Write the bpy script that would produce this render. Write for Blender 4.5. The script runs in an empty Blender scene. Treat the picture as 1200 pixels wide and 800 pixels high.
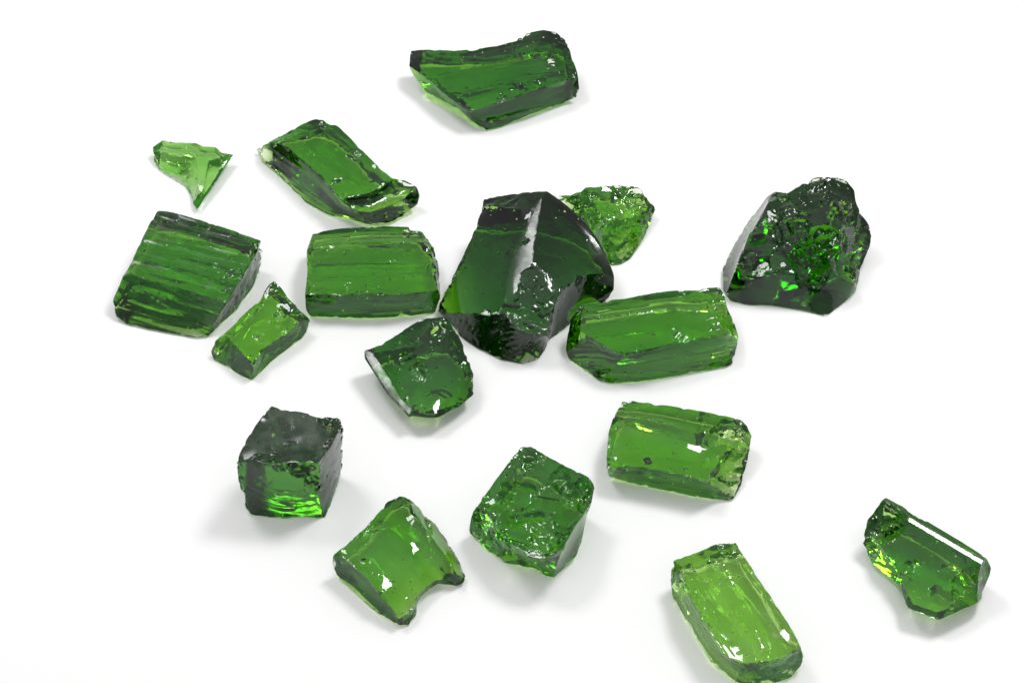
# Green glass cullet scattered on a white tabletop, studio close-up.
import bpy, bmesh, math, random
import numpy as np
from mathutils import Vector
from mathutils.bvhtree import BVHTree

S = bpy.context.scene
C = S.collection
PXM = 2400.0                      # pixels of the 1200 px wide picture per metre at the centre
EL = math.radians(48.0)
FOC = 1200 * 70.0 / 36.0
DIST = FOC / PXM
FWD = np.array([0, math.cos(EL), -math.sin(EL)])
UP = np.array([0, math.sin(EL), math.cos(EL)])
RT = np.array([1.0, 0, 0])
CAM = -FWD * DIST
PX = 1.0 / PXM
DEBUG = False
DENS = 1.75                        # how strongly the glass absorbs

# ---------------------------------------------------------------- camera geometry
def ray(x, y):
    return FWD + RT * ((x - 600) / FOC) - UP * ((y - 400) / FOC)

def proj(P):
    P = np.atleast_2d(P) - CAM
    d = P @ FWD
    return np.stack([600 + FOC * (P @ RT) / d, 400 - FOC * (P @ UP) / d], 1)

def place(x, y, h):
    """World point seen at (x, y) whose foot on the table lies h pixels lower."""
    r = ray(x, y)
    t1 = -CAM[2] / r[2]
    if h <= 0:
        return CAM + r * t1
    t0 = t1 * 0.5
    for _ in range(50):
        t = 0.5 * (t0 + t1)
        P = CAM + r * t
        yf = proj([P[0], P[1], 0])[0, 1]
        if yf - y > h: t0 = t
        else: t1 = t
    return CAM + r * t

def polar(az, el, d):
    az, el = math.radians(az), math.radians(el)
    return (d * math.cos(el) * math.sin(az), d * math.cos(el) * math.cos(az), d * math.sin(el))

# ---------------------------------------------------------------- numpy noise
_rng = np.random.RandomState(7)
_perm = np.concatenate([_rng.permutation(256)] * 3)
_grad = _rng.normal(size=(256, 3)); _grad /= np.linalg.norm(_grad, axis=1)[:, None]

def perlin(p):
    pi = np.floor(p).astype(int); pf = p - pi
    w = pf * pf * pf * (pf * (pf * 6 - 15) + 10)
    pi &= 255
    out = np.zeros(len(p))
    for dx in (0, 1):
        for dy in (0, 1):
            for dz in (0, 1):
                h = _perm[_perm[_perm[pi[:, 0] + dx] + pi[:, 1] + dy] + pi[:, 2] + dz]
                g = _grad[h]
                d = pf - np.array([dx, dy, dz])
                ww = (w[:, 0] if dx else 1 - w[:, 0]) * (w[:, 1] if dy else 1 - w[:, 1]) * (w[:, 2] if dz else 1 - w[:, 2])
                out += ww * (g * d).sum(1)
    return out * 1.5

def fbm(p, octv=3, gain=0.5):
    o = 0; a = 1.0
    for k in range(octv):
        o = o + a * perlin(p * (2.03 ** k) + 17.3 * k); a *= gain
    return o

_ROT = np.linalg.qr(_rng.normal(size=(3, 3)))[0]

def ridged(p, octv=3):
    o = 0; a = 1.0
    p = p @ _ROT
    p = p + 0.55 * np.stack([perlin(p * 0.9 + 3.7 + 40 * k) for k in range(3)], 1)
    for k in range(octv):
        o = o + a * (1 - np.abs(perlin(p * (2.1 ** k) + 9.1 * k)) * 2); a *= 0.5
        p = p @ _ROT
    return o - 1.0

# ---------------------------------------------------------------- materials
def nodes_of(name):
    m = bpy.data.materials.new(name); m.use_nodes = True
    nt = m.node_tree; nt.nodes.clear()
    return m, nt, nt.nodes.new, nt.links.new

def glass_material(name, dens, tint):
    m, nt, N, L = nodes_of(name)
    out = N('ShaderNodeOutputMaterial')
    g = N('ShaderNodeBsdfGlass'); g.distribution = 'GGX'
    g.inputs['IOR'].default_value = 1.52
    tc = N('ShaderNodeTexCoord')
    n1 = N('ShaderNodeTexNoise'); n1.inputs['Scale'].default_value = 900; n1.inputs['Detail'].default_value = 3
    n2 = N('ShaderNodeTexNoise'); n2.inputs['Scale'].default_value = 120; n2.inputs['Detail'].default_value = 2
    at = N('ShaderNodeAttribute'); at.attribute_name = 'frost'           # frosted faces of the piece
    mr = N('ShaderNodeMapRange')
    mr.inputs['From Min'].default_value = 0.40; mr.inputs['From Max'].default_value = 0.75
    mr.inputs['To Min'].default_value = 0.6; mr.inputs['To Max'].default_value = 1.5
    mu = N('ShaderNodeMath'); mu.operation = 'MULTIPLY'
    L(tc.outputs['Object'], n1.inputs['Vector']); L(tc.outputs['Object'], n2.inputs['Vector'])
    L(n2.outputs['Fac'], mr.inputs['Value']); L(mr.outputs['Result'], mu.inputs[0]); L(at.outputs['Fac'], mu.inputs[1])
    L(mu.outputs[0], g.inputs['Roughness'])
    b = N('ShaderNodeBump'); b.inputs['Strength'].default_value = 0.1; b.inputs['Distance'].default_value = 0.00006
    L(n1.outputs['Fac'], b.inputs['Height']); L(b.outputs['Normal'], g.inputs['Normal'])
    # pale dust and glass crumbs stuck to the surface
    vo = N('ShaderNodeTexVoronoi'); vo.inputs['Scale'].default_value = 260
    sx = N('ShaderNodeSeparateColor'); L(tc.outputs['Object'], vo.inputs['Vector']); L(vo.outputs['Color'], sx.inputs['Color'])
    sz = N('ShaderNodeMath'); sz.operation = 'MULTIPLY_ADD'; sz.inputs[1].default_value = 0.9; sz.inputs[2].default_value = -0.74
    L(sx.outputs['Red'], sz.inputs[0])
    lt = N('ShaderNodeMath'); lt.operation = 'LESS_THAN'; L(vo.outputs['Distance'], lt.inputs[0]); L(sz.outputs[0], lt.inputs[1])
    df = N('ShaderNodeBsdfDiffuse'); df.inputs['Color'].default_value = (0.45, 0.52, 0.40, 1)
    am = N('ShaderNodeMath'); am.operation = 'MULTIPLY'; am.inputs[1].default_value = 0.5; L(lt.outputs[0], am.inputs[0])
    mx = N('ShaderNodeMixShader'); L(am.outputs[0], mx.inputs['Fac']); L(g.outputs['BSDF'], mx.inputs[1]); L(df.outputs['BSDF'], mx.inputs[2])
    v = N('ShaderNodeVolumeAbsorption')
    v.inputs['Color'].default_value = (*tint, 1); v.inputs['Density'].default_value = dens
    L(mx.outputs['Shader'], out.inputs['Surface']); L(v.outputs['Volume'], out.inputs['Volume'])
    return m

def table_material():
    m, nt, N, L = nodes_of('white_board')
    out = N('ShaderNodeOutputMaterial'); p = N('ShaderNodeBsdfPrincipled')
    p.inputs['Roughness'].default_value = 0.6
    p.inputs['Specular IOR Level'].default_value = 0.2
    tc = N('ShaderNodeTexCoord')
    n = N('ShaderNodeTexNoise'); n.inputs['Scale'].default_value = 35; n.inputs['Detail'].default_value = 5
    r = N('ShaderNodeValToRGB')
    r.color_ramp.elements[0].color = (0.872, 0.872, 0.872, 1); r.color_ramp.elements[1].color = (0.892, 0.892, 0.89, 1)
    L(tc.outputs['Object'], n.inputs['Vector']); L(n.outputs['Fac'], r.inputs['Fac']); L(r.outputs['Color'], p.inputs['Base Color'])
    L(p.outputs['BSDF'], out.inputs['Surface'])
    return m

def dark_material():
    m, nt, N, L = nodes_of('dark_stone')
    out = N('ShaderNodeOutputMaterial'); p = N('ShaderNodeBsdfPrincipled')
    n = N('ShaderNodeTexNoise'); n.inputs['Scale'].default_value = 1500
    r = N('ShaderNodeValToRGB')
    r.color_ramp.elements[0].color = (0.004, 0.006, 0.004, 1); r.color_ramp.elements[1].color = (0.03, 0.03, 0.025, 1)
    L(n.outputs['Fac'], r.inputs['Fac']); L(r.outputs['Color'], p.inputs['Base Color'])
    p.inputs['Roughness'].default_value = 0.5
    L(p.outputs['BSDF'], out.inputs['Surface'])
    return m

# ---------------------------------------------------------------- shard builder
def inside(poly, x, y):
    c = False; n = len(poly)
    for i in range(n):
        x1, y1 = poly[i]; x2, y2 = poly[i - 1]
        if (y1 > y) != (y2 > y) and x < (x2 - x1) * (y - y1) / (y2 - y1) + x1:
            c = not c
    return c

def seg_dist(poly, x, y):
    best = 1e9
    for i in range(len(poly)):
        a = np.array(poly[i - 1]); b = np.array(poly[i]); p = np.array([x, y])
        t = np.clip(np.dot(p - a, b - a) / (np.dot(b - a, b - a) + 1e-9), 0, 1)
        best = min(best, np.linalg.norm(p - a - t * (b - a)))
    return best

def build_mesh(spec, seed):
    ox, oy, s = spec['frame']
    V = {k: (ox + v[0] / s, oy + v[1] / s, v[2]) for k, v in spec['v'].items()}
    facets = [f.split() for f in spec['f']]
    # boundary loop of the visible facets
    cnt = {}
    for f in facets:
        for i in range(len(f)):
            e = frozenset((f[i - 1], f[i])); cnt.setdefault(e, []).append((f[i - 1], f[i]))
    nxt = {}
    for e, l in cnt.items():
        if len(l) > 2: print('BAD EDGE', spec['name'], e)
        if len(l) == 1: nxt.setdefault(l[0][0], []).append(l[0][1])
    start = next(iter(nxt)); loop = [start]
    while True:
        n = nxt[loop[-1]]
        if len(n) != 1: print('BRANCH', spec['label'], loop[-1], n)
        n = n[0]
        if n == start: break
        loop.append(n)
        if len(loop) > 200: print('LOOP?', spec['label'], loop[-8:]); break
    if len(loop) != len(nxt): print('HOLES', spec['label'], set(nxt) - set(loop))
    poly = [(V[k][0], V[k][1]) for k in loop]
    cx = sum(p[0] for p in poly) / len(poly); cy = sum(p[1] for p in poly) / len(poly)
    bm = bmesh.new(); fl = bm.faces.layers.int.new('facet')
    bv = {}
    for k in V:
        bv[k] = bm.verts.new(place(*V[k]))
    foot = {}
    used = set(k for f in facets for k in f)
    for k in loop:
        x, y, h = V[k]
        if h < 3:
            foot[k] = bv[k]; continue
        fx, fy = x, y + h
        und = spec.get('undercut', 0.06)
        fx += (cx - fx) * und; fy += (cy + h * 0.4 - fy) * und
        for _ in range(60):
            if inside(poly, fx, fy) and seg_dist(poly, fx, fy) > 2.5: break
            fx += (cx - fx) * 0.05; fy += (cy + 4 - fy) * 0.05
        foot[k] = bm.verts.new(place(fx, fy, 0))
    fid = 0
    if DEBUG:
        for i, f in enumerate(facets):
            P = [place(*V[k]) for k in f]; nn = sum(np.cross(P[j] - P[0], P[j + 1] - P[0]) for j in range(1, len(P) - 1))
            nn /= np.linalg.norm(nn); cc = sum(P) / len(P); vd = (CAM - cc) / np.linalg.norm(CAM - cc)
            if nn @ vd < 0: nn = -nn
            r = 2 * (nn @ vd) * nn - vd
            ll = [np.array(polar(-50, 60, 1.35)) - cc, np.array(polar(52, 62, 1.35)) - cc]
            print('FACET', seed - 100, i, 'n', nn.round(2), 'inc %.0f' % math.degrees(math.acos(nn @ vd)), 'refl az %.0f el %.0f' % (math.degrees(math.atan2(r[0], r[1])), math.degrees(math.asin(r[2]))), 'to lamps', [round(math.degrees(math.acos(r @ (l / np.linalg.norm(l)))), 1) for l in ll])
    for f in facets:
        bf = bm.faces.new([bv[k] for k in f]); bf[fl] = fid; fid += 1
    nfront = fid
    # side walls: group consecutive quads into walls of similar direction
    lastdir = None
    for i in range(len(loop)):
        a, b = loop[i - 1], loop[i]
        q = [bv[b], bv[a], foot[a], foot[b]]
        uq = []
        for v in q:
            if v not in uq: uq.append(v)
        if len(uq) < 3: continue
        d = math.atan2(V[b][1] - V[a][1], V[b][0] - V[a][0])
        if lastdir is None or abs((d - lastdir + math.pi) % (2 * math.pi) - math.pi) > 0.5: fid += 1; lastdir = d
        bf = bm.faces.new(uq); bf[fl] = fid
    fid += 1
    bottom = []
    for k in reversed(loop):
        if foot[k] not in bottom: bottom.append(foot[k])
    try:
        bf = bm.faces.new(bottom); bf[fl] = fid
    except Exception as ex:
        print('bottom', ex)
    for v in list(bm.verts):
        if not v.link_faces: bm.verts.remove(v)
    bmesh.ops.recalc_face_normals(bm, faces=bm.faces)
    bmesh.ops.triangulate(bm, faces=bm.faces, quad_method='BEAUTY', ngon_method='BEAUTY')
    if bm.calc_volume(signed=True) < 0:
        bmesh.ops.reverse_faces(bm, faces=bm.faces)
    target = spec.get('res', 1.5) * PX
    U = None
    lens = [16 * target, 8 * target, 4 * target, 2 * target, target * 1.15]
    ul = bm.verts.layers.float.new('u')
    for L in lens:
        for _ in range(6):
            es = [e for e in bm.edges if e.calc_length() > L * 1.35]
            if not es: break
            bmesh.ops.subdivide_edges(bm, edges=es, cuts=1, use_grid_fill=True)
            ng = [f for f in bm.faces if len(f.verts) > 3]
            if ng: bmesh.ops.triangulate(bm, faces=ng, quad_method='SHORT_EDGE', ngon_method='BEAUTY')
        # relax the inside of every facet into a smooth sheet
        bm.verts.index_update()
        n = len(bm.verts)
        co = np.array([v.co[:] for v in bm.verts]); u = np.array([v[ul] for v in bm.verts])
        inter = np.zeros(n, bool)
        for v in bm.verts:
            ff = v.link_faces; f0 = ff[0][fl]
            inter[v.index] = all(f[fl] == f0 for f in ff)
        E = np.array([(e.verts[0].index, e.verts[1].index) for e in bm.edges])
        a = np.concatenate([E[:, 0], E[:, 1]]); b = np.concatenate([E[:, 1], E[:, 0]])
        deg = np.bincount(a, minlength=n).astype(float)
        src = (L / PX) ** 2 * 0.25
        for _ in range(40):
            av = np.stack([np.bincount(a, co[b, k], minlength=n) / deg for k in range(3)], 1)
            uu = np.bincount(a, u[b], minlength=n) / deg + src
            co[inter] = av[inter]; u[inter] = uu[inter]; u[~inter] = 0
        for v in bm.verts:
            v.co = co[v.index]; v[ul] = u[v.index]
    bm.normal_update()
    bm.verts.index_update()
    n = len(bm.verts)
    nor = np.array([v.normal[:] for v in bm.verts])
    fac = np.array([v.link_faces[0][fl] for v in bm.verts])
    tri = np.array([[v.index for v in f.verts] for f in bm.faces]); ftri = np.array([f[fl] for f in bm.faces])
    E = np.array([(e.verts[0].index, e.verts[1].index) for e in bm.edges])
    ang = np.array([e.calc_face_angle(0) if len(e.link_faces) == 2 else 0 for e in bm.edges])
    bm.free()
    return co, nor, u, inter, fac, tri, E, ang, nfront, fid, (ox, oy, s), ftri

def smooth_normals(co, tri):
    fn = np.cross(co[tri[:, 1]] - co[tri[:, 0]], co[tri[:, 2]] - co[tri[:, 0]])
    nn = np.stack([sum(np.bincount(tri[:, j], fn[:, k], minlength=len(co)) for j in range(3)) for k in range(3)], 1)
    return nn / (np.linalg.norm(nn, axis=1)[:, None] + 1e-12)

def basis(n, rng):
    t = np.cross(n, rng.normal(size=3)); t /= np.linalg.norm(t)
    return t, np.cross(n, t)

def carve(co, nor, c0, n, r, dep, rng, stretch=1.0, off=0.0, wob=0.3):
    """Shell-shaped scoop: vertices inside a stretched, wavering sphere sink along -n to its far side."""
    t, b = basis(n, rng)
    d = co - (c0 + n * (r - dep))
    near = np.abs(d).max(1) < r * stretch * 1.3
    if not near.any(): return near
    D = d[near]
    x = (D @ t) / stretch; y = D @ b; z = D @ n
    k = r * r - x * x - y * y
    bot = -np.sqrt(np.maximum(k, 0)) + dep * wob * 0.7 * perlin(co[near] / (math.sqrt(r * dep) * 0.9) + off)
    m = (k > 0) & (z > bot) & (z < 0) & (z - bot < dep * 2.6) & (nor[near] @ n > 0.2)
    P = co[near]; P[m] -= n * (z - bot)[m][:, None]
    co[near] = P
    out = np.zeros(len(co), bool); out[np.where(near)[0][m]] = True
    return out

def plane_cut(co, nor, c0, n, R):
    d = co - c0; h = d @ n
    m = (h > 0) & ((d * d).sum(1) < R * R) & (h < R * 0.35) & (nor @ n > 0.3)
    co[m] -= n * h[m][:, None]
    return m

ICO = None
def ico():
    global ICO
    if ICO is None:
        b = bmesh.new(); bmesh.ops.create_icosphere(b, subdivisions=2, radius=1)
        b.verts.index_update()
        ICO = (np.array([v.co[:] for v in b.verts]), np.array([[v.index for v in f.verts][::-1] for f in b.faces]))
        b.free()
    return ICO

def make_shard(spec, seed):
    rng = np.random.RandomState(seed)
    co, nor, u, inter, fac, tri, E, ang, nfront, nfac, (ox, oy, s), ftri = build_mesh(spec, seed)
    n = len(co)
    off = rng.uniform(-50, 50, 3)
    opt = spec.get('o', {})
    # bow every facet in or out
    un = np.zeros(n)
    for k in range(nfac + 1):
        m = (fac == k) & inter
        if not m.any(): continue
        mx = u[m].max() + 1e-9
        un[m] = u[m] / mx
        size = math.sqrt(mx * 8) * 1.4 if mx > 0 else 0
        o = opt.get(k, {})
        bow = o.get('bow', rng.uniform(-0.045, 0.02) * min(size, 60)) if k < nfront else rng.uniform(-1.0, 0.3)
        if k == nfac: bow = -rng.uniform(0.4, 1.2)
        co[m] += nor[m] * (bow * PX * np.sqrt(un[m]) ** 1.3)[:, None]
        if o.get('rough'):
            R = o['rough'] * PX
            co[m] += nor[m] * (ridged(co[m] * o.get('rf', 90) + off, 3) * R * np.clip(un[m] * 4, 0, 1))[:, None]
            co[m] += nor[m] * (fbm((co[m] @ _ROT) * 330 + off, 2) * R * 0.10 * np.clip(un[m] * 6, 0, 1))[:, None]
        # arcs of a conchoidal fracture round one point of the facet's edge
        rip = o.get('ripple', 0.03 if (k < nfront and rng.rand() < 0.4) else 0.0)
        if rip:
            bidx = np.where((fac == k) & ~inter)[0]
            if len(bidx):
                if 'at' in o:
                    q = proj(co[bidx]); tx, ty = ox + o['at'][0] / s, oy + o['at'][1] / s
                    c0 = co[bidx[np.argmin((q[:, 0] - tx) ** 2 + (q[:, 1] - ty) ** 2)]]
                else:
                    c0 = co[bidx[rng.randint(len(bidx))]]
                d = np.linalg.norm(co[m] - c0, axis=1)
                lam = o.get('lam', 7) * PX
                ph = d / lam * 2 * math.pi + 2.5 * fbm(co[m] * 45 + off, 2)
                env = np.clip(un[m] * 3, 0, 1) * np.clip(perlin(co[m] * 60 + off + 5) + 0.35, 0, 1)
                co[m] += nor[m] * (np.sin(ph) ** 3 * rip * PX * 2.2 * env)[:, None]
    # drawn-out flow ridges along one direction of the piece
    if 'flow' in spec:
        (x0, y0), (x1, y1), amp, wid = spec['flow']
        A = place(ox + x0 / s, oy + y0 / s, 20); B = place(ox + x1 / s, oy + y1 / s, 20)
        f = (B - A) / np.linalg.norm(B - A)
        h = co - co.mean(0)
        along = h @ f
        perp = h - along[:, None] * f
        q = perp / (wid * PX) + (along / (wid * PX * 14))[:, None] * f + off
        nz = fbm(q, 2, 0.6)
        w = np.where(inter, np.clip(un * 5, 0.25, 1), 0.25) * np.where(fac < nfront, 1.0, np.where(fac == nfac, 1.3, 0.3))
        co += nor * (nz * amp * 0.5 * PX * w)[:, None]
        # broad lengthwise furrows under the piece, which band the light inside it
        q3 = perp / (wid * 2.2 * PX) + (along / (wid * PX * 20))[:, None] * f + off
        co += nor * (perlin(q3) * 3.2 * PX * np.clip(un * 4, 0, 1) * (fac == nfac))[:, None]
    calm = np.ones(n)
    for k, o in opt.items():
        if o.get('clean'): calm[np.unique(tri[ftri == k])] = o['clean']
    nor = smooth_normals(co, tri)
    # general unevenness, stronger on the hidden underside
    low = np.where(fac == nfac, 0.7, 0.5)
    co += nor * (fbm(co * 55 + off, 2) * 0.9 * PX * low * calm)[:, None]
    co += nor * (perlin((co @ _ROT) * 260 + off) * 0.10 * PX * spec.get('grain', 1.0) * calm)[:, None]
    # ragged edges
    ed = ~inter
    jag = np.stack([fbm(co * 330 + off + 31 * k, 3, 0.7) for k in range(3)], 1)
    near = np.exp(-un * 45); near[ed] = 1
    co += jag * (near * 0.75 * PX * spec.get('jag', 1.0) * calm)[:, None]
    nor = smooth_normals(co, tri)
    # little chips along the sharp edges
    sharp = E[ang > math.radians(32)]
    if len(sharp):
        for _ in range(int(spec.get('chips', 34) * 2.2)):
            v = sharp[rng.randint(len(sharp))][0]
            if calm[v] < 0.8: continue
            r = (2.0 + 6.0 * rng.rand() ** 2.2) * PX * (1.6 if rng.rand() < 0.15 else 1) * spec.get('cs', 1)
            dep = r * rng.uniform(0.08, 0.3)
            dirn = nor[v] + rng.normal(size=3) * 0.35; dirn /= np.linalg.norm(dirn)
            if rng.rand() < 0.4: plane_cut(co, nor, co[v] - dirn * dep * 0.8, dirn, r * 1.4)
            else: carve(co, nor, co[v].copy(), dirn, r, dep, rng, rng.uniform(1.2, 2.6), off[0], 1.2)
    # large scoops where the photograph shows them: x, y, radius, depth in pixels
    for sc in spec.get('scoop', ()):
        x, y, r, dep = sc[:4]
        q = proj(co); tx, ty = ox + x / s, oy + y / s
        d2 = (q[:, 0] - tx) ** 2 + (q[:, 1] - ty) ** 2 + np.where(fac < nfront, 0, 1e6)
        v = int(np.argmin(d2))
        dirn = nor[v].copy()
        if len(sc) > 4: dirn = dirn + np.array(sc[4]); 
        dirn /= np.linalg.norm(dirn)
        r *= PX; dep *= PX
        m = carve(co, nor, co[v].copy(), dirn, r, dep, rng, 1.5, off[0], 1.3)
        if m.any():
            dd = np.linalg.norm(co[m] - co[v], axis=1)
            co[m] += dirn * (np.sin(dd / (3.2 * PX) * 2 * math.pi + 4 * perlin(co[m] * 80 + off)) * 0.06 * PX)[:, None]
    opt = dict(opt); opt.setdefault(nfac, dict(hack=spec.get('under', 0), hs=1.1))
    # hackled facets get a scatter of overlapping scoops
    for k, o in opt.items():
        for _ in range(o.get('hack', 0)):
            idx = np.where((fac == k) & (un > 0.16))[0]
            v = idx[rng.randint(len(idx))]
            r = rng.uniform(5, 20) * PX * o.get('hs', 1)
            dirn = nor[v] + rng.normal(size=3) * o.get('hp', 0.3); dirn /= np.linalg.norm(dirn)
            if rng.rand() < 0.55: plane_cut(co, nor, co[v] - dirn * r * rng.uniform(0.03, 0.12), dirn, r * 1.2)
            else: carve(co, nor, co[v].copy(), dirn, r, r * rng.uniform(0.06, 0.2), rng, rng.uniform(1, 2.5), off[0], 0.8)
    # take the needles off
    aa = np.concatenate([E[:, 0], E[:, 1]]); bb = np.concatenate([E[:, 1], E[:, 0]]); dg = np.bincount(aa, minlength=n).astype(float)
    for _ in range(2):
        av = np.stack([np.bincount(aa, co[bb, k], minlength=n) / dg for k in range(3)], 1)
        dv = av - co
        l = np.linalg.norm(dv, axis=1) / PX
        co += dv * np.clip((l - 0.6) * 1.5, 0.0, 0.7)[:, None] * np.minimum(calm * 2, 1)[:, None]
    # surface pits
    fr = np.where((fac < nfront) & (un > 0.02) & (calm > 0.5))[0]
    for _ in range(spec.get('pits', 26)):
        v = fr[rng.randint(len(fr))]; r = rng.uniform(1.0, 2.0) * PX
        carve(co, nor, co[v].copy(), nor[v], r, r * rng.uniform(0.3, 0.7), rng)
    co[:, 2] -= co[:, 2].min() - 0.0002
    co[:, 2] = np.maximum(co[:, 2], 0.0002)
    nor = smooth_normals(co, tri)
    # air bubbles trapped under the surface
    tree = BVHTree.FromPolygons([tuple(p) for p in co], [tuple(t) for t in tri])
    iv, it = ico(); allv = [co]; allt = [tri]; base = n
    got = 0; tries = 0
    while got < spec.get('bubbles', 22) and tries < 300:
        tries += 1
        v = fr[rng.randint(len(fr))]; r = (rng.uniform(0.6, 1.3) + (rng.rand() < 0.12) * rng.uniform(0.5, 1.6)) * PX
        p = co[v] - nor[v] * (r * 1.6 + rng.uniform(0, 14) * PX)
        loc, nn, i, d = tree.find_nearest(Vector(p))
        if d is None or d < r * 1.3 or (Vector(p) - loc).dot(nn) > 0 or p[2] < r * 2: continue
        st = np.array([1, 1, 1]) + rng.uniform(-0.2, 0.5, 3)
        allv.append(iv * r * st + p); allt.append(it + base); base += len(iv); got += 1
    co = np.concatenate(allv); tri = np.concatenate(allt)
    c = co[:n].mean(0); c[2] = 0
    me = bpy.data.meshes.new(spec['name'])
    me.vertices.add(len(co)); me.vertices.foreach_set('co', (co - c).astype(np.float32).ravel())
    me.loops.add(tri.size); me.loops.foreach_set('vertex_index', tri.astype(np.int32).ravel())
    me.polygons.add(len(tri)); me.polygons.foreach_set('loop_start', np.arange(0, tri.size, 3, dtype=np.int32))
    me.update(calc_edges=True); me.validate()
    me.polygons.foreach_set('use_smooth', np.ones(len(me.polygons), bool))
    me.set_sharp_from_angle(angle=math.radians(26))
    ev = np.zeros(len(me.edges) * 2, np.int32); me.edges.foreach_get('vertices', ev); ev = ev.reshape(-1, 2)
    sh = np.zeros(len(me.edges), bool); me.edges.foreach_get('use_edge_sharp', sh)
    key = lambda e: np.minimum(e[:, 0], e[:, 1]).astype(np.int64) * 10000000 + np.maximum(e[:, 0], e[:, 1])
    bnd = E[(ang > math.radians(9)) & ~inter[E[:, 0]] & ~inter[E[:, 1]]]
    sh |= np.isin(key(ev), key(bnd))
    me.edges.foreach_set('use_edge_sharp', sh)
    ob = bpy.data.objects.new(spec['name'], me); C.objects.link(ob); ob.location = c
    dens = spec.get('dens', 100) * DENS; tint = spec.get('tint', (0.55, 0.80, 0.11))
    me.materials.append(glass_material('green_glass', dens, tint))
    fr_attr = me.attributes.new('frost', 'FLOAT', 'POINT')
    fv = np.zeros(len(co), np.float32)
    for k, o in opt.items():
        if o.get('matte'): fv[np.unique(tri[:len(ftri)][ftri == k])] = o['matte']
    fr_attr.data.foreach_set('value', fv)
    ob['label'] = spec['label']; ob['category'] = 'glass chunk'; ob['group'] = 'chunks of broken green glass scattered on the white surface'
    return ob, co, nor, tri

def vs(t):
    d = {}
    for line in t.replace(';', '\n').split('\n'):
        p = line.split()
        if p: d[p[0]] = (float(p[1]), float(p[2]), float(p[3]))
    return d

# ---------------------------------------------------------------- the seventeen pieces
# frame: origin and scale of the measuring grid; v: corner x y height; f: visible facets
SHARDS = []
def shard(**k): SHARDS.append(k)

shard(name='glass_chunk', label='long dark green glass chunk alone at the very back with a hump on its right',
      frame=(460, 20, 5.0), dens=150, flow=((150, 300), (950, 170), 1.3, 11), undercut=0.12,
      v=vs('''a 105 205 26;b 230 197 28;c 360 205 28;d 500 192 30;e 610 178 31;f 710 150 33;g 780 105 36;h 880 80 38;i 960 95 37
      j 1020 140 34;k 1050 230 30;l 1085 340 26;m 1097 430 14;n 1080 475 5;o 990 515 2;p 800 580 0;q 640 650 0;r 545 672 0;s 470 625 2
      t 390 545 6;V 200 450 8;w 120 350 12;x 97 295 22;y1 200 362 24;y2 345 490 24;y3 450 560 22;y4 560 525 27;y5 740 470 27;y6 1000 385 27
      y7 930 230 36;z1 560 625 8;z2 780 562 9'''),
      f=['a b c d e f g h i y7 y6 y5 y4 y3 y2 y1 x', 'x y1 y2 y3 s t V w', 'y3 y4 y5 y6 l m n o z2 z1 s', 's z1 z2 o p q r', 'i j k l y6 y7'],
      o={0: dict(bow=-2.5), 1: dict(bow=0.5)}, scoop=((730, 425, 14, 4), (860, 390, 9, 2.5), (640, 480, 10, 2.5), (1000, 150, 9, 2)))

shard(name='glass_chunk', label='smallest pale green wedge shaped glass splinter with a sharp point, back left',
      frame=(165, 130, 6.153), dens=92, tint=(0.50, 0.80, 0.2), res=1.2, chips=8, cs=0.5, under=0, jag=0.5, pits=10, bubbles=8,
      v=vs('''a 88 265 10;b 160 215 12;c 270 232 14;d 400 235 15;e 450 260 15;f 540 265 14;g 580 305 12;h 668 320 10;i 560 490 8;j 410 712 5
      k 380 680 4;l 365 610 2;m 320 550 0;n 250 510 0;o 150 450 0;p 95 370 3;q 110 290 10;s 290 330 14;t 330 315 16;u 400 345 16;V 490 365 16;w 560 345 14
      x 420 520 12;y 440 610 9'''),
      f=['a b c d e f g h w V u t s q', 'a q s t u x k l m n o p', 'u V y j k x', 'V w h i j y'], o={0: dict(bow=0.6, matte=0.15), 1: dict(bow=-0.5, ripple=0)})

shard(name='glass_chunk', label='green oblong glass chunk with a yellow hollow in its right end, beside the pale splinter',
      frame=(290, 120, 5.0), dens=108, flow=((200, 250), (800, 600), 0.8, 14),
      v=vs('''a 50 280 3;b 110 245 20;c 250 165 27;d 340 125 31;e 390 103 32;f 455 97 33;g 540 150 32;h 640 250 30;i 750 365 30;j 850 450 26;k 930 460 24;l 990 495 22
      m 1013 545 17;n 1000 600 8;o 900 680 2;p 820 728 0;q 740 730 0;r 690 715 2;s 600 690 0;t 470 665 0;u 340 590 0;V 230 480 0;w 150 400 2;x 80 345 1
      y1 400 150 32;y2 280 200 30;y3 180 245 28;y4 240 270 30;y5 430 440 32;y6 560 590 28;b1 830 480 22;b2 720 540 24;b3 570 565 28
      z1 960 525 20;z2 880 590 18;z3 720 650 16;z4 650 645 18;y7 680 690 8'''),
      f=['b c d e y1 y2 y3', 'e f y1', 'a b y3 y4 y5 y6 z4 y7 r s t u V w x', 'y3 y2 y1 f g h i j b1 b2 b3 y6 y5 y4', 'b3 b2 b1 j k l z1 z2 z3 z4 y6', 'z4 z3 z2 z1 l m n o p q r y7'],
      o={3: dict(bow=-1.5), 4: dict(bow=-9.0, ripple=0), 5: dict(rough=0.8)}, scoop=((530, 470, 9, 2.5), (620, 330, 26, 2), (440, 140, 8, 2)))

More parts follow.
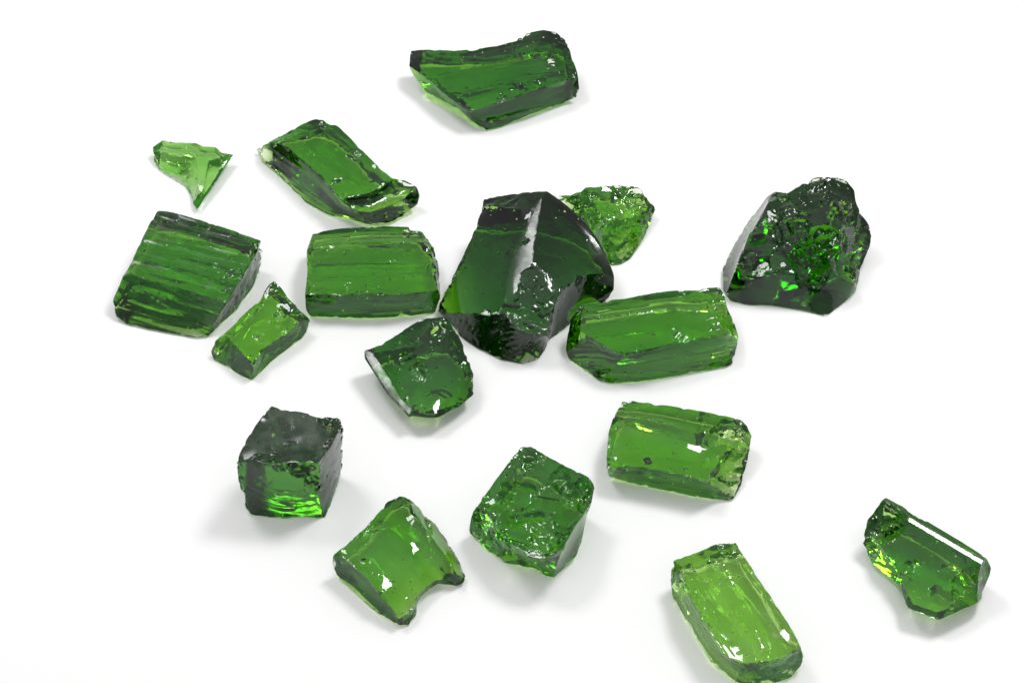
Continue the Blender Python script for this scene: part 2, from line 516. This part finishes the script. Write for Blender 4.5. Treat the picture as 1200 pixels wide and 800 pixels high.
shard(name='glass_chunk', label='greyish dark green square glass block with ribbed top, furthest left of all',
      frame=(110, 230, 4.443), dens=115, flow=((250, 250), (750, 380), 0.7, 7), pits=50, bubbles=34,
      v=vs('''a 335 80 34;b 400 85 34;c 560 130 33;d 720 180 33;e 868 235 32;f 880 300 17;g 872 370 3;h 830 480 0;i 740 600 0;j 660 670 0;k 600 735 0;l 540 745 0
      m 430 725 0;n 300 700 0;o 180 675 0;p 115 630 3;q 100 545 12;r 150 430 26;s 200 340 30;t 240 250 31;u 290 150 33;v1 172 408 30;v2 330 450 30;v3 500 500 31
      w1 840 320 32;w2 695 560 30;w3 610 695 5;v4 190 440 27;v5 340 560 20;v6 485 640 11'''),
      f=['a b c d e w1 w2 v3 v2 v1 r s t u'.replace(' r s', ' r s'), 'v1 v2 v3 w2 w3 v6 v5 v4', 'r v1 v4 v5 v6 w3 k l m n o p q', 'e f g h i j k w3 w2 w1'],
      o={0: dict(bow=-1.2, matte=0.22), 3: dict(rough=1.0), 1: dict(bow=-0.5, matte=0.2), 2: dict(matte=0.12)}, scoop=((730, 420, 14, 4), (800, 320, 12, 3), (640, 370, 8, 2), (700, 500, 7, 2)))

shard(name='glass_chunk', label='small bright green saddle shaped glass chunk with flat grey end beside the leftmost block',
      frame=(230, 320, 5.713), dens=130, chips=26,
      v=vs('''a 520 55 22;b 570 100 22;c 640 190 22;d 700 250 20;e 765 315 14;f 745 380 4;g 720 430 0;h 600 520 0;i 500 600 0;j 440 660 0;k 375 718 0;l 300 690 0
      m 200 625 0;n 110 580 0;o 92 525 6;p 130 450 14;q 190 405 20;r 240 360 20;s 330 260 18;t 420 180 18;u 480 90 20;y1 230 450 20;y2 310 540 19;y3 385 610 17
      z1 430 520 17;z2 530 455 18;z3 650 370 19;z4 700 320 19'''),
      f=['q y1 y2 y3 k l m n o p', 'q r s t u a b c d z4 z3 z2 z1 y3 y2 y1', 'd e z4', 'y3 z1 z2 z3 z4 e f g h i j k'],
      o={0: dict(bow=0.5, ripple=0, matte=0.22), 1: dict(bow=-3.0)}, scoop=((590, 390, 10, 2.5), (420, 440, 8, 2), (680, 250, 8, 2.5), (560, 300, 16, 3)))

shard(name='glass_chunk', label='mid green brick shaped glass chunk with even ribbed top, left of the largest chunk',
      frame=(345, 255, 5.924), dens=112, flow=((100, 350), (900, 330), 0.9, 9), pits=40, bubbles=40,
      v=vs('''a 125 120 22;b 190 105 23;c 310 85 24;d 450 75 24;e 600 68 24;f 795 70 24;g 805 95 24;h 885 105 23;i 920 150 24;j 985 240 21;k 1005 400 17;l 1015 560 10;m 990 670 0
      n 800 690 0;o 600 705 0;p 430 708 0;q 280 700 0;r 110 695 0;s 80 650 4;t 75 540 24;u 90 400 26;V 88 220 28;y1 300 195 30;y2 600 185 30;y3 900 180 28
      x1 955 260 27;x2 1000 510 24;z3 700 545 27;z2 420 535 27;z1 270 555 26'''),
      f=['a b c d e f g h i y3 y2 y1 V', 'V y1 y2 y3 x1 x2 z3 z2 z1 t u', 't z1 z2 z3 x2 l m n o p q r s', 'i j k l x2 x1 y3'],
      o={1: dict(bow=-1.2), 2: dict(bow=0.8)}, scoop=((370, 490, 7, 1.8), (210, 570, 16, 4), (680, 310, 4, 1), (380, 165, 4, 1)))

shard(name='glass_chunk', label='largest glass chunk, nearly black green, with a grey ridge and silvery shattered front',
      frame=(500, 210, 3.479), dens=150, under=3, res=1.6, chips=60, pits=60,
      v=vs('''a 232 85 44;b 300 70 50;c 400 55 58;d 490 52 64;e 560 100 54;f 640 170 43;g 700 250 36;h 745 340 28;i 765 395 20;j 765 450 13;k 740 490 2;l 620 580 0;m 500 655 0
      n 480 705 0;o 450 745 0;p 400 757 0;q 300 740 0;r 200 690 0;s 130 640 0;t 80 572 2;u 45 540 8;V 50 510 8;w 100 410 15;x 150 310 25;y 200 200 34;z 225 120 40
      A1 245 115 47;A2 385 125 60;A3 440 110 61.5;B1 355 310 47.8;B2 325 430 40.5;B3 315 555 33.2;B4 180 552 26;B5 70 548 10;C1 380 620 32;C2 490 640 27;ap 470 80 64
      D1 450 200 57;D2 430 343 48;D3 385 435 42;D4 345 490 37;E1 490 380 44;E2 550 460 38;E3 510 530 35;F1 560 120 53;F2 640 215 41;F3 695 320 31;F4 722 388 21;F5 650 390 28;F6 600 420 34'''),
      f=['a b c d ap A3 A2 A1 z', 'z A1 A2 A3 B1 B2 B3 B4 B5 u V w x y', 'A3 ap D1 D2 D3 D4 B3 B2 B1', 'D2 E1 E2 E3 C2 C1 B3 D4 D3', 'd e f g h i F4 F3 F2 F1 ap',
         'ap F1 F2 F3 F4 F5 F6 E2 E1 D2 D1', 'E2 F6 F5 F4 i j k l m C2 E3', 'u B5 B4 B3 C1 C2 m n o p q r s t'],
      o={0: dict(rough=0.8), 1: dict(bow=-1.5, ripple=0), 2: dict(bow=-0.6, ripple=0, matte=0.2, clean=0.2), 3: dict(matte=0.07, rough=0.9, rf=110, hack=34, hs=0.6, hp=0.26, bow=0.5), 4: dict(bow=0.6, ripple=0, matte=0.18, clean=0.4), 5: dict(bow=-1.5, rough=0.15, rf=160),
         6: dict(bow=-2.5), 7: dict(bow=-1, matte=0.22, rough=0.9, ripple=0.3)}, scoop=((395, 255, 7, 2), (430, 690, 16, 4)))

shard(name='glass_chunk', label='light yellow green rounded glass chunk partly hidden behind the largest chunk',
      frame=(630, 200, 6.156), dens=110, bubbles=60, pits=40,
      v=vs('''a 90 215 10;b 125 180 16;c 230 180 20;d 310 155 22;e 345 125 26;f 450 115 28;g 580 105 26;h 740 120 24;i 770 180 20;j 855 275 10;k 830 330 6;l 800 430 2;m 740 540 0;n 670 640 0
      o 600 680 0;p 530 688 0;q 440 590 0;r 300 440 0;s 130 300 2;x1 430 270 25;x2 480 350 25;x3 460 470 19;x4 510 630 4;y1 740 290 18;y2 600 315 24'''),
      f=['a b c d e x1 x2 x3 x4 p q r s', 'e f g h i y1 y2 x2 x1', 'i j y1', 'x2 y2 y1 j k l m n o p x4 x3'],
      o={0: dict(rough=1.2, rf=140, bow=1.0), 1: dict(bow=-1.5, rough=0.15), 3: dict(bow=4.0, rough=0.5)}, scoop=((615, 270, 34, 4), (400, 190, 10, 2), (700, 190, 12, 2.5)))

shard(name='glass_chunk', label='deep emerald glass chunk with pale grey left edge, at the foot of the largest chunk',
      frame=(410, 360, 5.331), dens=150, under=2, chips=30, undercut=0.14,
      v=vs('''a 92 272 23.4;b 190 238 26;c 300 170 34;d 400 95 41;e 470 70 43;f 600 62 45;g 640 110 41;h 690 200 34;i 740 310 26;j 775 420 20;k 774 545 13;l 690 620 12;m 550 692 15.5
      n 470 694 16;o 370 688 17.2;p 300 612 17.9;q 230 540 18.6;r 155 420 20.5;s 92 320 22.1;t 145 290 24;u 230 420 22;V 310 560 19.6;w 395 655 18.6;x 545 672 17;y 500 125 46;z 400 240 40'''),
      f=['a t u V w o p q r s', 'w x m n o', 'a b c d e f y z t', 't z y f g h i j k l m x w V u'],
      o={0: dict(bow=0.3, ripple=0, matte=0.28, clean=0.3), 1: dict(matte=0.18), 2: dict(bow=-1), 3: dict(bow=4.0, ripple=0)}, grain=0.7,
      scoop=((420, 390, 16, 3.5), (560, 160, 12, 4), (330, 330, 14, 3)))

shard(name='glass_chunk', label='mid green oblong glass chunk with slanted left end, beside the largest chunk',
      frame=(650, 325, 5.217), dens=104, flow=((200, 330), (1000, 250), 0.8, 11),
      v=vs('''a 165 170 29;b 290 150 29;c 430 135 29;d 600 100 28;e 750 85 28;f 880 85 28;g 920 68 28;h 1010 65 28;i 1040 120 26;j 1055 200 24;k 1105 300 16;l 1122 370 11;m 1110 450 4;n 1095 530 0
      o 1050 555 0;p 800 600 0;q 550 640 0;r 340 655 0;s 275 640 0;t 220 600 0;u 150 550 0;V 80 500 0;w 65 460 4;x 75 380 12;y 100 260 22
      R0 165 260 32;R1 400 235 32;R2 700 198 31;R3 970 215 30;S3 1060 350 27;S2 800 390 31;S1 640 430 32;S0 450 470 31;L1 155 335 30;L2 360 458 31;F1 350 560 12;M1 140 430 16'''),
      f=['a b c d e f g h i j R3 R2 R1 R0', 'R0 R1 R2 R3 S3 S2 S1 S0 L2 L1', 'S0 S1 S2 S3 l m n o p q r s F1', 'R3 j k l S3', 'a R0 L1 M1 w x y', 'L1 L2 S0 F1 s t u V w M1'],
      o={1: dict(bow=-1.6), 2: dict(bow=0.5), 3: dict(rough=1.0)}, scoop=((960, 200, 12, 2.5), (800, 215, 8, 1.5), (770, 105, 6, 2), (1000, 330, 12, 3)))

shard(name='glass_chunk', label='big dark green glass chunk with jagged shattered top and smooth front band, back right',
      frame=(830, 190, 4.0), dens=140, under=3, res=1.5, chips=60, pits=40,
      v=vs('''a 310 140 50;b 350 145 52;c 420 110 58;d 480 80 64;e 540 68 66;f 600 72 65;g 650 90 62;h 690 140 54;i 695 200 46;j 720 250 38;k 750 290 32;l 767 330 26;m 760 390 18;n 735 450 10;o 715 510 4;p 695 600 2
      q 640 660 0;r 550 728 0;s 450 700 0;t 300 675 0;u 180 672 0;V 100 650 0;w 70 600 4;x 65 500 3;y 120 390 9;z 200 260 20;z2 270 170 38
      A1 285 185 54;A2 200 340 46;A3 140 470 34;A4 85 620 7;B1 155 540 25;B2 320 518 32;B3 560 528 31;B4 685 575 15;P1 550 190 66;P3 380 290 56;P2 470 420 44;P4 620 330 50;P5 560 440 40'''),
      f=['x y z z2 A1 A2 A3 A4 w', 'A3 B1 B2 B3 B4 p q r s t u V w A4', 'z2 a b c d e P1 P3 A1', 'e f g h i P1', 'A1 P3 P2 B2 B1 A3 A2', 'P3 P1 P4 P5 B3 B2 P2', 'P1 i j k l m n o p B4 B3 P5 P4'],
      o={0: dict(bow=-0.8), 1: dict(bow=1.0, clean=0.6, matte=0.08), 2: dict(rough=1.2, hack=14), 3: dict(rough=0.9, hack=5, hs=0.5), 4: dict(rough=1.0, hack=14, bow=-3, hp=0.45), 5: dict(matte=0.07, rough=1.6, rf=80, hack=40, hp=0.65, bow=-4), 6: dict(rough=1.2, hack=26, hp=0.6)},
      scoop=((600, 250, 16, 5), (440, 330, 14, 4), (520, 480, 18, 4), (590, 380, 14, 4)))

shard(name='glass_chunk', label='grey green glass cube with three flat faces, front left of centre',
      frame=(255, 460, 4.706), dens=130, pits=6, chips=50,
      v=vs('''a 300 72 66;b 350 95 66;c 420 100 65;d 500 115 64;e 550 130 64;f 620 132 63;g 680 145 62;h 698 165 61;i 695 260 38;j 690 400 11;k 670 480 3;l 630 600 0;m 595 690 0;n 560 697 0;o 480 685 0
      p 380 698 0;q 300 690 0;r 190 675 0;s 155 640 4;t 135 560 18;u 110 470 38;V 103 380 58;w 130 310 61;x 170 240 64;y 230 150 67
      C 555 390 61;C2 640 262 62;D1 215 380 60;D2 345 396 60;E 550 530 32;m2 578 690 0;T 430 150 64;T2 385 290 59'''),
      f=['a b c T T2 D2 D1 V w x y', 'c d e f g h C2 C D2 T2 T', 'V D1 D2 C E m2 n o p q r s t u', 'h i j k l m m2 E C C2'],
      o={0: dict(bow=-1.0, ripple=0, matte=0.34), 1: dict(bow=-1.5, ripple=0, matte=0.34), 2: dict(matte=0.2, bow=1.5, ripple=0.3, lam=11, at=(350, 400)), 3: dict(bow=0.8, rough=0.25)},
      scoop=((480, 420, 22, 6), (270, 360, 10, 3), (350, 410, 9, 3), (600, 145, 14, 4), (540, 480, 12, 3)))

shard(name='glass_chunk', label='bright translucent green thin glass chunk with a curved bite out of its right corner',
      frame=(375, 565, 4.211), flow=((300, 240), (505, 450), 0.5, 12), dens=120,
      v=vs('''a 405 70 20;b 440 85 19;c 500 140 14;d 560 200 10;e 620 280 7;f 680 380 4;g 718 470 3;h 715 500 2;i 680 522 0;j 640 510 0;k 585 505 0;l 540 530 0;m 500 570 0;n 480 610 0;o 478 660 0
      p 440 712 0;q 400 712 0;r 360 695 0;s 270 640 0;t 160 540 0;u 80 460 2;V 60 410 10;w 65 365 20;x 130 310 24;y 210 240 25;z 300 140 24;z2 330 100 22
      A1 90 357 22;A2 200 450 22;A3 300 560 20;A4 390 680 9;B1 460 150 25;B2 560 290 22;B3 675 460 12;K1 300 240 26;K2 420 320 24;K3 505 450 16;
      j1 635 480 7;k1 570 488 9;l1 525 518 10;m1 480 570 10;n1 460 630 9'''),
      f=['V w A1 A2 A3 A4 q r s t u', 'b c d e f g h B3 B2 B1', 'y z z2 a b B1 B2 B3 h j1 k1 K3 K2 K1', 'w x y K1 K2 K3 k1 l1 m1 n1 A4 A3 A2 A1', 'h i j k l m n o p q A4 n1 m1 l1 k1 j1'],
      o={2: dict(bow=-2.0, ripple=0.04), 3: dict(bow=-1.5, ripple=0.04, lam=10), 4: dict(bow=-0.5)}, scoop=((215, 395, 6, 1.8), (535, 220, 10, 2.5), (430, 100, 6, 2)))

shard(name='glass_chunk', label='rough green glass chunk with hollowed top and one smooth pale right face, centre front',
      frame=(530, 505, 4.211), dens=90, chips=60, pits=40,
      v=vs('''a 350 68 46;b 400 80 46;c 480 130 46;d 560 170 46;e 640 210 44;f 695 240 42;g 703 275 38;h 690 350 34;i 660 430 24;j 640 540 12;k 610 620 4;l 560 670 0;m 500 724 0;n 470 725 0;o 400 690 0;p 330 665 0;q 250 650 0
      r 180 600 0;s 130 545 2;t 80 515 4;u 75 480 8;V 90 430 18;w 120 360 32;x 180 290 40;y 250 190 44;z 310 110 46
      R1 600 480 44;R2 545 580 40;R3 505 690 9;L1 205 440 40;L2 275 545 38;L3 330 625 14;L4 380 610 38;L5 480 622 38'''),
      f=['h i j k l m R3 R2 R1', 'u V w L1 L2 L3 p q r s t', 'w x y z a b c d e f g h R1 R2 L5 L4 L2 L1', 'L2 L4 L5 R2 R3 m n o p L3'],
      o={0: dict(bow=0.5, ripple=0, clean=0.5), 1: dict(rough=1.2, hack=14, hs=0.6), 2: dict(bow=-6, rough=0.5, rf=50, hack=16), 3: dict(rough=0.8, hack=4)},
      scoop=((540, 250, 14, 4), (600, 330, 24, 4), (450, 520, 30, 4), (380, 160, 10, 3), (270, 300, 16, 4)))

shard(name='glass_chunk', label='green oblong glass chunk with two white glints and a black speck inside',
      frame=(695, 455, 5.335), dens=100, under=2, flow=((150, 250), (800, 420), 0.8, 12), bubbles=40,
      v=vs('''a 175 85 25;b 235 78 26;c 400 100 26;d 550 125 26;e 700 150 26;f 840 180 26;g 930 195 24;h 970 240 22;i 990 300 18;j 980 400 14;k 955 500 8;l 930 600 3;m 870 708 0
      n 700 693 0;o 480 650 0;p 250 602 0;q 95 555 2;r 82 510 20;s 85 400 24;t 95 280 26;u 120 200 26;F1 210 488 26;F2 400 515 27;F3 560 545 27;F4 710 585 26;G1 800 640 10
      B1 160 160 27;B2 400 205 30;B3 660 290 29;H1 770 250 28;H2 810 430 20;H3 730 540 25'''),
      f=['r F1 F2 F3 F4 G1 m n o p q', 'u a b c d e f H1 B3 B2 B1', 'u B1 B2 B3 H1 H2 H3 F4 F3 F2 F1 r s t', 'f g h i j H2 H1', 'H2 j k l m G1 F4 H3'],
      o={2: dict(bow=-2.5), 3: dict(rough=0.3, bow=-1), 4: dict(rough=0.4, hack=3, hs=0.5), 0: dict(bow=0.4)}, scoop=((860, 285, 36, 5), (850, 530, 30, 5), (930, 240, 12, 3), (780, 300, 12, 3), (760, 560, 12, 3)))

shard(name='glass_chunk', label='light green oblong glass chunk cut off by the bottom edge of the picture',
      frame=(765, 620, 4.442), dens=62, flow=((250, 200), (600, 700), 0.6, 9), pits=20, bubbles=40,
      v=vs('''a 110 165 25;b 230 125 28;c 340 78 28;d 430 75 26;e 470 140 26;f 560 270 26;g 640 400 26;h 720 520 26;i 765 610 22;j 782 660 14;k 775 710 6;l 720 780 0;m 600 815 0;n 500 820 0;o 430 800 0
      p 300 700 0;q 230 580 0;r 160 460 0;s 98 350 4;t 90 260 14;u 95 210 22;A1 140 195 28;A2 180 340 30;A3 280 510 30;A4 370 660 28;A5 460 705 26;E1 600 695 27;E2 690 665 27;K1 350 150 29;K2 430 310 27;K3 550 560 28'''),
      f=['a A1 A2 A3 A4 A5 o p q r s t u', 'a b c K1 K2 K3 E1 A5 A4 A3 A2 A1', 'c d e f g h i E2 E1 K3 K2 K1', 'A5 E1 E2 i j k l m n o'],
      o={1: dict(bow=-1.5, matte=0.09), 2: dict(bow=-1.5, matte=0.09), 3: dict(rough=0.8)}, scoop=((335, 165, 11, 3), (150, 300, 10, 3), (430, 150, 10, 2), (350, 90, 7, 2), (590, 650, 7, 2)))

shard(name='glass_chunk', label='vivid green glass chunk with one straight bright white edge, front right corner',
      frame=(990, 570, 4.442), dens=125, under=3, chips=8, jag=0.2,
      v=vs('''a 210 57 34;b 330 120 34;c 450 195 33;d 600 285 32;e 735 370 30;f 762 420 23;g 755 460 17;h 720 540 9;i 710 590 10;j 690 605 12;k 610 640 14;l 490 697 14;m 430 675 14.5;n 330 635 16;o 305 590 15;p 290 510 12
      q 210 460 9;r 150 415 8;s 110 350 6;t 90 290 14;u 95 250 20;V 115 170 26;w 160 110 32;S0b 206 86 38;S1b 722 388 33;S0a 197 104 37.7;S1a 710 405 32.7
      L1 210 200 28;L2 185 310 24;L4 260 420 22;M1 300 500 20;R1 695 460 27;R2 690 570 16'''),
      f=['a b c d e S1b S0b', 'S0b S1b S1a S0a', 'a S0b S0a L1 L2 t u V w', 'e f g h i j R2 R1 S1a S1b', 'S0a S1a R1 R2 j k l m n M1 L4 L2 L1', 'L2 L4 M1 n o p q r s t'],
      o={0: dict(bow=0, ripple=0), 1: dict(bow=0, ripple=0, clean=0.03), 2: dict(rough=1.2, hack=4), 4: dict(bow=-0.4, ripple=0), 5: dict(rough=0.8, hack=5)},
      scoop=((620, 500, 16, 4), (330, 420, 12, 2.5)))

# ---------------------------------------------------------------- the setting
me = bpy.data.meshes.new('tabletop')
bm = bmesh.new(); bmesh.ops.create_grid(bm, x_segments=8, y_segments=8, size=2.0); bm.to_mesh(me); bm.free()
tab = bpy.data.objects.new('tabletop', me); C.objects.link(tab); me.materials.append(table_material())
tab['kind'] = 'structure'; tab['label'] = 'seamless matte white surface under all the glass'

made = []
for i, sp in enumerate(SHARDS):
    made.append(make_shard(sp, 100 + i))

# dark stone caught in the surface of the oblong chunk with the two glinting scoops
ob, co, nor, tri = made[14]
tx, ty = 695 + 342 / 5.335, 455 + 452 / 5.335
q = proj(co); m = len(nor)
v = int(np.argmin((q[:m, 0] - tx) ** 2 + (q[:m, 1] - ty) ** 2 + np.where(nor[:, 2] > 0.3, 0, 1e6)))
bm = bmesh.new(); bmesh.ops.create_icosphere(bm, subdivisions=3, radius=1)
for b in bm.verts:
    b.co *= 1 + 0.25 * math.sin(b.co.x * 4 + 1) * math.cos(b.co.y * 5) + 0.1 * math.sin(b.co.z * 9)
    b.co.x *= 4.2 * PX; b.co.y *= 5.0 * PX; b.co.z *= 1.6 * PX
im = bpy.data.meshes.new('inclusion'); bm.to_mesh(im); bm.free()
for p in im.polygons: p.use_smooth = True
inc = bpy.data.objects.new('inclusion', im); C.objects.link(inc); inc.parent = ob
inc.location = Vector(co[v] - nor[v] * 1.0 * PX) - ob.location
inc.rotation_euler = Vector(nor[v]).to_track_quat('Z', 'Y').to_euler()
im.materials.append(dark_material()); inc['label'] = 'black stone speck caught in the glass'

# ---------------------------------------------------------------- lights
def area(name, loc, target, sx, sy, power, col=(1, 1, 1)):
    l = bpy.data.lights.new(name, 'AREA'); l.shape = 'RECTANGLE'; l.size = sx; l.size_y = sy; l.energy = power; l.color = col
    o = bpy.data.objects.new(name, l); C.objects.link(o); o.location = loc
    o.rotation_euler = (Vector(target) - Vector(loc)).to_track_quat('-Z', 'Y').to_euler()
    return o
area('softbox', polar(-50, 60, 1.35), (0, 0, 0), 0.31, 0.31, 4.2)
area('softbox', polar(52, 62, 1.35), (0, 0, 0), 0.31, 0.31, 8.0)

w = bpy.data.worlds.new('World'); S.world = w; w.use_nodes = True
nt = w.node_tree; nt.nodes.clear(); N = nt.nodes.new; L = nt.links.new
out = N('ShaderNodeOutputWorld'); bg = N('ShaderNodeBackground'); tc = N('ShaderNodeTexCoord')
# a pale ceiling over the table, dimmer room all round
dt = N('ShaderNodeVectorMath'); dt.operation = 'DOT_PRODUCT'
dt.inputs[1].default_value = (0.0, math.cos(math.radians(95)), math.sin(math.radians(95)))
L(tc.outputs['Generated'], dt.inputs[0])
ns = N('ShaderNodeTexNoise'); ns.inputs['Scale'].default_value = 2.2; ns.inputs['Detail'].default_value = 2
L(tc.outputs['Generated'], ns.inputs['Vector'])
ad = N('ShaderNodeMath'); ad.operation = 'MULTIPLY_ADD'; ad.inputs[1].default_value = 0.35
L(ns.outputs['Fac'], ad.inputs[0]); L(dt.outputs['Value'], ad.inputs[2])
rp = N('ShaderNodeMapRange'); rp.interpolation_type = 'SMOOTHSTEP'
rp.inputs['From Min'].default_value = 0.86; rp.inputs['From Max'].default_value = 1.10
rp.inputs['To Min'].default_value = 0.49; rp.inputs['To Max'].default_value = 0.95
L(ad.outputs[0], rp.inputs['Value']); L(rp.outputs['Result'], bg.inputs['Color'])
bg.inputs['Strength'].default_value = 1.0
L(bg.outputs['Background'], out.inputs['Surface'])

# ---------------------------------------------------------------- camera and render
cd = bpy.data.cameras.new('camera'); cam = bpy.data.objects.new('camera', cd); C.objects.link(cam)
cd.lens = 70; cd.sensor_width = 36; cd.sensor_fit = 'HORIZONTAL'; cd.clip_start = 0.01; cd.clip_end = 100
cam.location = CAM; cam.rotation_euler = (math.pi / 2 - EL, 0, 0)
S.camera = cam
S.render.engine = 'CYCLES'
cy = S.cycles
cy.max_bounces = 28; cy.transmission_bounces = 24; cy.glossy_bounces = 12; cy.diffuse_bounces = 5; cy.transparent_max_bounces = 16
cy.caustics_refractive = True; cy.caustics_reflective = True; cy.blur_glossy = 0.3
cy.sample_clamp_indirect = 8; cy.use_denoising = True
try: cy.denoiser = 'OPENIMAGEDENOISE'; cy.denoising_input_passes = 'RGB_ALBEDO_NORMAL'
except Exception: pass
S.view_settings.view_transform = 'Standard'; S.view_settings.look = 'None'; S.view_settings.exposure = 0; S.view_settings.gamma = 1
